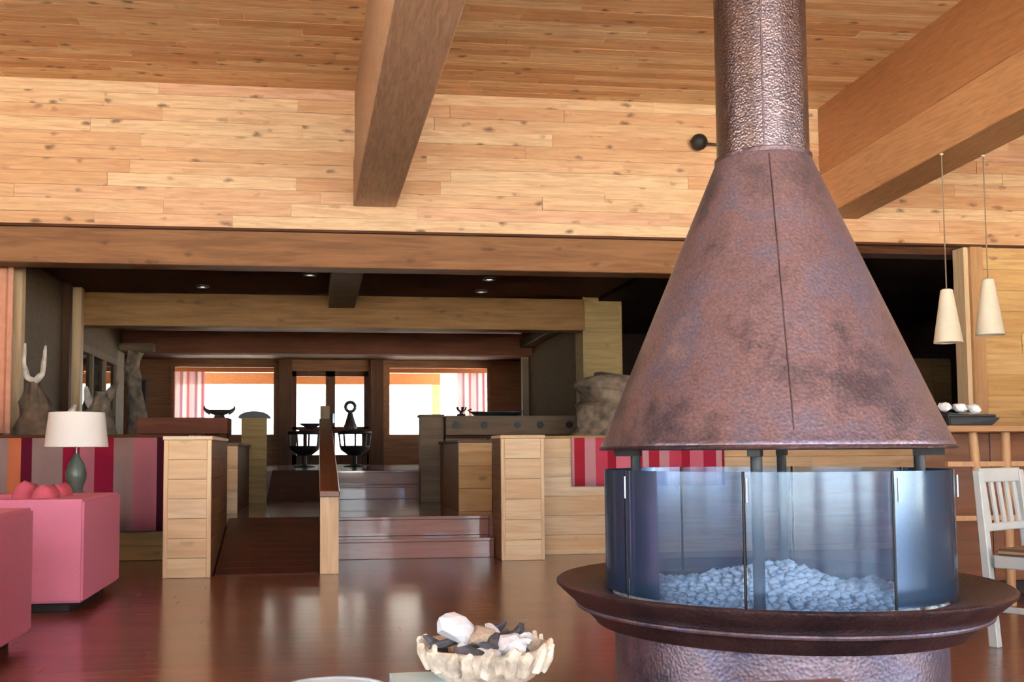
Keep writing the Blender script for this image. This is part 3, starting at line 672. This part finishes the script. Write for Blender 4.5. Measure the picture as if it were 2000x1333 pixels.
for i in range(N):
    for j in range(24):
        c = [vg[i, j] if j else vg[0, 0], vg[(i+1) % N, j] if j else vg[0, 0], vg[(i+1) % N, j+1], vg[i, j+1]]
        u = []
        for k in c:
            if k not in u: u.append(k)
        bed.faces.new(u)
for (x, yy, s) in pts[300:]:
    bm = bmesh.new(); bm.from_mesh(random.choice(smesh))
    R = Matrix.Translation((x, yy, heap(x, yy)+s*.35)) @ Matrix.Rotation(random.uniform(0, 6.28), 4, 'Z') @ Matrix.Scale(s, 4)
    bm.transform(R); vm = [bed.verts.new(v.co) for v in bm.verts]; bm.verts.index_update()
    for f_ in bm.faces: bed.faces.new([vm[v.index] for v in f_.verts])
    bm.free()
me = bpy.data.meshes.new('gravel_bed'); bmesh.ops.recalc_face_normals(bed, faces=bed.faces); bed.to_mesh(me); bed.free(); me.materials.append(MAT['stone_white'])
for p in me.polygons: p.use_smooth = True
o = bpy.data.objects.new('gravel_bed', me); COL.objects.link(o); o.location = (FX, FYc, 0)
tag(o, 'heap of whitish stones filling the fireplace behind the glass', 'stones', None, 'stuff')
for (x, yy, s) in pts[:300]:
    o = bpy.data.objects.new('pebble', random.choice(smesh)); COL.objects.link(o)
    o.location = (FX+x, FYc+yy, heap(x, yy)+s*.4); o.scale = (s, s, s); o.rotation_euler = (random.uniform(-.4, .4), random.uniform(-.4, .4), random.uniform(0, 6.28))
    tag(o, 'small whitish stone at the front of the heap in the fireplace', 'stone', 'white stones in the fireplace')

# ================================================================== SEATING AND LAMP (left)
def cube_chair(label, y0, y1, xr):
    t = thing('armchair', label, 'armchair', (xr-.55, (y0+y1)/2, 0), 0, 'pink box armchairs'); h = (y1-y0)/2; a = .55
    box('plinth', 'plinth', t, -a+.07, a-.09, -h+.07, h-.07, 0, .06)  # dark colour stands for the shadow gap under the shell
    poly = [(-a, -h), (a, -h), (a, h), (-a, h), (-a, h-.24), (a-.24, h-.24), (a-.24, -h+.24), (-a, -h+.24)]
    MB().add([(x, yy, .06) for x, yy in poly]+[(x, yy, .68) for x, yy in poly], [tuple(range(7, -1, -1)), tuple(range(8, 16))]+[(k, (k+1) % 8, 8+(k+1) % 8, 8+k) for k in range(8)]).build('shell', 'fabric_pink', t, bevel=.014)
    MB().box(-a+.01, a-.24, -h+.24, h-.24, .06, .3).build('seat_base', 'fabric_pink', t)
    MB().box(-a+.01, a-.245, -h+.245, h-.245, .3, .46).build('seat_cushion', 'fabric_pink', t, bevel=.03)
cube_chair('pink box armchair beside the table lamp', 6.46, 7.62, -1.40)
cube_chair('pink box armchair cut by the left picture edge', 4.36, 5.51, -1.44)
def cushion(x, yy, z, s, lean, label):
    m = MB(); n = 10; vs = []
    for sd in (1, -1):
        for j in range(n+1):
            for i in range(n+1):
                u, v = 2*i/n-1, 2*j/n-1
                k = (1-u**4)*(1-v**4); pin = 1-.10*(u*u+v*v-u*u*v*v*1.2)
                vs.append((sd*.075*k**.6, u*s*pin, v*s*pin))
    M = (n+1)**2
    fs = [(j*(n+1)+i, j*(n+1)+i+1, (j+1)*(n+1)+i+1, (j+1)*(n+1)+i) for j in range(n) for i in range(n)]
    fs += [tuple(M+q for q in reversed(f_)) for f_ in fs]
    m.add(vs, fs); m.smooth = True
    o = m.build('cushion', 'fabric_rose', None, (x, yy, z)); o.rotation_euler = (random.uniform(-.1, .1), lean, 0)
    me = o.data; bm = bmesh.new(); bm.from_mesh(me); bmesh.ops.remove_doubles(bm, verts=bm.verts, dist=.0005); bm.to_mesh(me); bm.free()
    tag(o, label, 'cushion', 'rose cushions on the armchair')
cushion(-1.90, 7.05, .625, .165, .2, 'rose cushion standing in front of two others on the pink armchair')
cushion(-1.735, 6.87, .62, .155, .18, 'rose cushion against the armchair back, nearer of two')
cushion(-1.735, 7.21, .62, .155, .18, 'rose cushion against the armchair back, farther of two')
t = thing('side_table', 'round wooden side table under the white-shaded lamp', 'table', (-1.84, 8.2, 0))
MB().lathe([(0, .6), (.28, .6), (.285, .61), (.285, .63), (.28, .64), (0, .64)], 40).build('table_top', 'dark_wood', t)
MB().lathe([(.2, 0), (.19, .03), (.04, .05), (.035, .6), (0, .6)], 24).build('pedestal', 'dark_wood_v', t)
t = thing('table_lamp', 'table lamp with white drum shade and grey-green ceramic base', 'lamp', (-1.84, 8.2, .64))
MB().lathe([(0, 0), (.07, 0), (.07, .02), (.05, .04), (.055, .07), (.075, .12), (.078, .17), (.06, .24), (.03, .29), (.018, .32), (0, .32)], 28).build('base', 'ceramic_green', t)
MB().tube([(0, 0, .32), (0, 0, .62)], .008, 8).build('stem', 'steel', t)
sh = MB().lathe([(.235, .37), (.205, .635), (.201, .635), (.231, .37), (.235, .37)], 48).build('shade', 'shade_linen', t)
for k in range(3): MB().tube([(0, 0, .6), (.203*math.cos(k*2.1), .203*math.sin(k*2.1), .63)], .003, 6).build('spoke', 'steel', sh)
MB().lathe([(0, .40), (.025, .42), (.03, .46), (.018, .5), (0, .5)], 14).build('bulb', 'napkin', t)

# ================================================================== COFFEE TABLE (foot of the picture)
t = thing('coffee_table', 'low wooden coffee table at the lower picture edge', 'table', (.25, 1.65, 0))
for i in range(5): box('top_board', 'bar_wood', t, -.85, .85, -.42+i*.172, -.42+i*.172+.169, .43, .468)
for sx in (-.78, .72):
    for sy in (-.38, .34): box('leg', 'bar_wood', t, sx, sx+.06, sy, sy+.06, 0, .43)
TZ = .468
bw = thing('nature_bowl', 'cream rough-edged bowl filled with shells and bark on the coffee table', 'bowl', (.325, 1.99, TZ))
def wob(a, r_, z): return 1+(.07*noise.noise(Vector((math.cos(a)*2.2, math.sin(a)*2.2, z*14)))+.035*math.sin(9*a))*min(1, max(0, z/.06))
MB().lathe([(.0, .0), (.055, 0), (.05, .015), (.06, .03), (.095, .055), (.118, .085), (.128, .11), (.120, .112), (.108, .09), (.085, .065), (.0, .05)], 64, wob=wob).build('bowl_shell', 'bowl_cream', bw)
rk = random.Random(3)
for k in range(22):
    a = k*2*PI/22+rk.uniform(-.1, .1); h_ = rk.uniform(-.006, .012); q = rk.uniform(.6, 1.3)
    MB().tube([(.108*math.cos(a), .108*math.sin(a), .075), (.124*math.cos(a), .124*math.sin(a), .1+h_*.5), (.130*math.cos(a+.08), .130*math.sin(a+.08), .112+h_)], [.014*q, .011*q, .006*q], 7, rough=.5, seed=k).build('rim_knob', 'bowl_cream', bw)
def chunk(k, sx, sy, sz, mat, loc, rot, label, name, cat, grp):
    bm = bmesh.new(); bmesh.ops.create_icosphere(bm, subdivisions=2, radius=1)
    for v in bm.verts:
        v.co *= 1+.45*noise.noise(v.co*1.4+Vector((k*5.3, 0, 0))); v.co = Vector((v.co.x*sx, v.co.y*sy, v.co.z*sz))
    me = bpy.data.meshes.new(name); bm.to_mesh(me); bm.free(); me.materials.append(MAT[mat])
    o = bpy.data.objects.new(name, me); COL.objects.link(o); o.location = loc; o.rotation_euler = rot
    return tag(o, label, cat, grp)
BX, BY, BZ = .325, 1.99, TZ
chunk(1, .052, .03, .026, 'shell_white', (BX-.055, BY-.0, BZ+.142), (.3, .55, .5), 'largest white shell standing up at the left of the bowl', 'shell', 'shell', 'pieces in the cream bowl')
chunk(2, .034, .028, .026, 'shell_white', (BX+.04, BY-.05, BZ+.115), (.2, .3, 1), 'white shell at the front middle of the bowl', 'shell', 'shell', 'pieces in the cream bowl')
chunk(3, .03, .03, .024, 'bark_tan', (BX-.005, BY-.01, BZ+.122), (.4, .1, .4), 'tan pebble-like piece beside the upright shell', 'bark_piece', 'bark', 'pieces in the cream bowl')
for k in range(24):
    a = k*2.4; rr = .03+.072*((k*7) % 10)/10; dk = k % 3
    chunk(10+k, .034, .010+.004*(k % 2), .008, 'bark_dark' if dk else 'shell_white', (BX+rr*math.cos(a), BY+rr*math.sin(a), BZ+.108+.02*((k*3) % 5)/5-.1*max(0, .05-rr)), (.6*math.sin(k), .6*math.cos(k*2), k*1.7),
          'thin dark bark chip in the cream bowl' if dk else 'thin white shell sliver in the cream bowl', 'bark_chip' if dk else 'shell_sliver', 'bark' if dk else 'shell', 'bark chips in the cream bowl' if dk else 'shell slivers in the cream bowl')
t = thing('grey_dish', 'grey glazed round dish at the lower edge left of the bowl', 'dish', (.03, 1.965, TZ))
MB().lathe([(0, 0), (.06, 0), (.09, .014), (.108, .036), (.104, .038), (.07, .022), (0, .018)], 48).build('dish', 'grey_glaze', t)
MB().tube([(.106*math.cos(q), .106*math.sin(q), .038) for q in [2*PI*k/48 for k in range(49)]], .004, 8, cap=False).build('rim', 'grey_glaze', t)
t = thing('book', 'pale blue book lying on the coffee table before the bowl', 'book', (.203, 2.012, TZ), .03)
box('pages', 'paper', t, -.05, .056, -.1, .075, .004, .037); box('cover', 'book_blue', t, -.052, .06, -.102, .078, .037, .041); box('cover', 'book_blue', t, -.052, .06, -.102, .078, 0, .004); box('spine', 'book_blue', t, -.056, -.052, -.102, .078, 0, .041)

# ================================================================== BAR (right)
t = thing('bar_counter', 'brown wooden bar counter with slanted pale legs', 'bar', (5.2, 6.1, 0))
box('counter_top', 'bar_top', t, -1.42, 2.6, -.35, .35, 1.06, 1.1)
for i in range(8): box('front_board', 'bar_wood', t, -1.3+i*.48, -1.3+i*.48+.475, .12, .15, .1, 1.06)
box('plinth', 'plinth', t, -1.3, 2.5, .15, .3, 0, .1)
for x0, x1 in ((-1.2, -1.12), (-.98, -.98), (1.0, 1.1)):
    MB().tube([(x0, -.25, 1.06), (x1, -.25, 0)], .028, 10).build('slanted_leg', 'light_leg', t)
for z in (.85, .52): MB().box(-1.38, 1.1, -.27, -.235, z, z+.03).build('rail', 'light_leg', t)
t = thing('napkin_tray', 'black tray on the bar counter', 'tray', (4.02, 6.0, 1.1))
m = MB(); m.hexa([(-.13, -.1, 0), (.15, -.1, 0), (.15, .1, 0), (-.13, .1, 0), (-.15, -.12, .085), (.2, -.12, .05), (.2, .12, .05), (-.15, .12, .085)]); m.build('body', 'charcoal', t, bevel=.006)
box('lip', 'black', t, -.16, .16, -.13, .13, .055, .07)
for k, lb in enumerate(('crumpled white napkin at the left end of the bar tray', 'crumpled white napkin in the middle of the bar tray', 'crumpled white napkin at the right end of the bar tray')):
    chunk(40+k, .036, .05, .03, 'napkin', (3.925+k*.095, 6.0, 1.222-.006*k), (.2, .1*k, .2*k), lb, 'napkin', 'napkin', 'white napkins on the bar')
t = thing('box_dark', 'dark square caddy behind the napkin tray on the bar', 'caddy', (3.9, 6.25, 1.1))
box('body', 'black', t, -.09, .09, -.08, .08, 0, .13); box('divider', 'charcoal', t, -.005, .005, -.08, .08, .13, .16)
t = thing('tall_cabinet', 'dim olive cabinet standing inside the dark opening behind the bar', 'cabinet', (7.52, 11.9, 0))
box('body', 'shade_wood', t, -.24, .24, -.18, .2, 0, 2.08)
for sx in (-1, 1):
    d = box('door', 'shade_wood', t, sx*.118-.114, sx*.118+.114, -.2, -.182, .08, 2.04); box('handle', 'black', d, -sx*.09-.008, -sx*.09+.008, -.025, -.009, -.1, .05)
# slatted chair
t = thing('slatted_chair', 'white painted wooden chair with slatted back and striped seat', 'chair', (3.54, 4.55, 0), math.radians(208.4))
for s in (-1, 1):
    MB().hexa([(s*.215-.022, -.235, 0), (s*.215+.022, -.235, 0), (s*.215+.022, -.19, 0), (s*.215-.022, -.19, 0), (s*.205-.022, -.29, .85), (s*.205+.022, -.29, .85), (s*.205+.022, -.255, .85), (s*.205-.022, -.255, .85)]).build('rear_leg', 'white_paint', t, bevel=.004, seg=1)
    box('front_leg', 'white_paint', t, s*.215-.022, s*.215+.022, .19, .235, 0, .44)
    box('side_rail', 'white_paint', t, s*.215-.012, s*.215+.012, -.2, .2, .38, .44)
    box('stretcher', 'white_paint', t, s*.215-.01, s*.215+.01, -.2, .2, .17, .2)
box('front_rail', 'white_paint', t, -.2, .2, .2, .225, .38, .44); box('back_rail', 'white_paint', t, -.2, .2, -.225, -.2, .38, .44)
box('top_rail', 'white_paint', t, -.2, .2, -.29, -.262, .79, .86); box('lower_rail', 'white_paint', t, -.2, .2, -.262, -.24, .55, .59)
for k in range(5):
    x = -.15+k*.075; MB().hexa([(x-.016, -.256, .58), (x+.016, -.256, .58), (x+.016, -.246, .58), (x-.016, -.246, .58), (x-.016, -.282, .8), (x+.016, -.282, .8), (x+.016, -.272, .8), (x-.016, -.272, .8)]).build('slat', 'white_paint', t)
MB().box(-.23, .23, -.19, .24, .44, .475).build('seat', 'textile_seat', t, bevel=.012)
# pendants
RB = 3.235+.047*(WY-7.5)
for (x, yy, z0, h, lab) in ((4.955, 7.5, 1.80, .43, 'white conical pendant lamp hanging before the dark opening'), (5.315, 7.5, 1.865, .455, 'white conical pendant lamp hanging nearest the right edge')):
    t = thing('pendant_lamp', lab, 'lamp', (x, yy, z0), 0, 'pendant lamps over the bar')
    MB().lathe([(.108, 0), (.045, h-.01), (.03, h), (.0, h), (.0, h-.008), (.04, h-.012), (.104, 0), (.108, 0)], 32).build('shade', 'pendant_white', t)
    MB().tube([(0, 0, h), (0, 0, RB-z0+.0)], .005, 6).build('cord', 'grey_wood_v', t)
    MB().lathe([(0, RB-z0-.012), (.012, RB-z0-.011), (.014, RB-z0), (0, RB-z0)], 16).build('canopy', 'pendant_white', t)
    MB().lathe([(0, .1), (.03, .12), (.034, .16), (.02, .2), (0, .2)], 14).build('bulb', 'napkin', t)
# spot on the boarded wall
t = thing('wall_spotlight', 'small black ball spotlight on the boarded wall left of the flue', 'light', (3.64, WY, 3.93))
MB().lathe([(0, 0), (.05, 0), (.05, .02), (0, .025)], 20).build('mount', 'steel', t).rotation_euler = (PI/2, 0, 0)
MB().lathe([(0, -.08)]+[(.08*math.sin(q), -.08*math.cos(q)) for q in [PI*k/10 for k in range(1, 10)]]+[(0, .08)], 20).build('ball', 'black', t, (0, -.09, 0))
MB().tube([(-.09, -.09, 0), (.22, -.06, -.01)], .012, 8).build('arm', 'charcoal', t)

# ================================================================== OUTSIDE
struct(MB().box(-80, 80, 22.2, 120, -.3, .6).build('ground_terrace', 'terrace'))
struct(MB().box(-80, 80, -90, REAR_Y-.2, -.4, -.15).build('ground_lawn', 'ground_pale'))
struct(MB().box(9.5, 80, REAR_Y-.2, 22.2, -.4, -.15).build('ground_right', 'ground_pale')); struct(MB().box(-80, -6.5, REAR_Y-.2, 22.2, -.4, -.15).build('ground_left', 'ground_pale'))
struct(MB().box(-4.8, 5.0, 22.2, 25.0, 3.1, 3.2).build('ceiling_porch', 'glulam_warm'))
m = MB(); nx, ny = 40, 12; vs = []
for j in range(ny+1):
    for i in range(nx+1):
        x = -60+120*i/nx; u = j/ny; vs.append((x, 38+30*u, .5+26*u**1.15+1.6*noise.noise(Vector((x*.12, u*4, 3)))))
m.add(vs, [(j*(nx+1)+i, j*(nx+1)+i+1, (j+1)*(nx+1)+i+1, (j+1)*(nx+1)+i) for j in range(ny) for i in range(nx)]); m.smooth = True
struct(m.build('ground_sky_screen', 'sky_screen'))  # added slope that hides bright sky, cutting window glare on the floor
beam('porch_beam', 'glulam_light', -4.6, 2.95, 24.6, 24.8, 2.6, 2.9, 'light orange porch beam seen through the far windows')
beam('porch_beam', 'glulam_warm', -4.6, 4.8, 22.9, 23.1, 2.75, 3.1, 'darker orange porch beam close outside the far windows')
post('porch_post', 'pine_pale_v', 2.75, 2.95, 24.6, 24.8, .6, 2.6, 'pale porch post outside the right far window')
post('porch_post', 'pine_pale_v', -4.6, -4.4, 24.6, 24.8, .6, 2.6, 'pale porch post outside beyond the left far window')
def tree(x, yy, h, label):
    t = thing('tree', label, 'tree', (x, yy, .6), 0, 'pale trees outside')
    MB().tube([(0, 0, 0), (.1, 0, h*.4), (0, 0, h*.75)], [.18, .14, .05], 8).build('trunk', 'trunk', t)
    rnd = random.Random(int(x*10)); bm = MB()
    for k in range(420):
        q = rnd.uniform(0, 6.28); e = rnd.uniform(-1, 1); R = h*.36*rnd.random()**.4
        c = Vector((R*math.cos(q)*math.sqrt(1-e*e), R*math.sin(q)*math.sqrt(1-e*e), h*.68+R*e*.9)); d1 = Vector((rnd.uniform(-1, 1), rnd.uniform(-1, 1), rnd.uniform(-1, 1))).normalized()*.3; d2 = d1.orthogonal().normalized()*.18
        bm.add([c-d1, c+d2, c+d1, c-d2], [(0, 1, 2, 3)])
    tag(bm.build('foliage', 'leaf_pale', t), kind='stuff')
for x, yy, h, lab in ((-5.5, 46, 4.5, 'pale tree outside the left far window, left one'), (-2.5, 50, 5, 'pale tree outside the left far window, right one'), (1.2, 52, 5, 'pale tree outside behind the glass doors'), (5.2, 48, 4.6, 'pale tree outside the right far window')): tree(x, yy, h, lab)
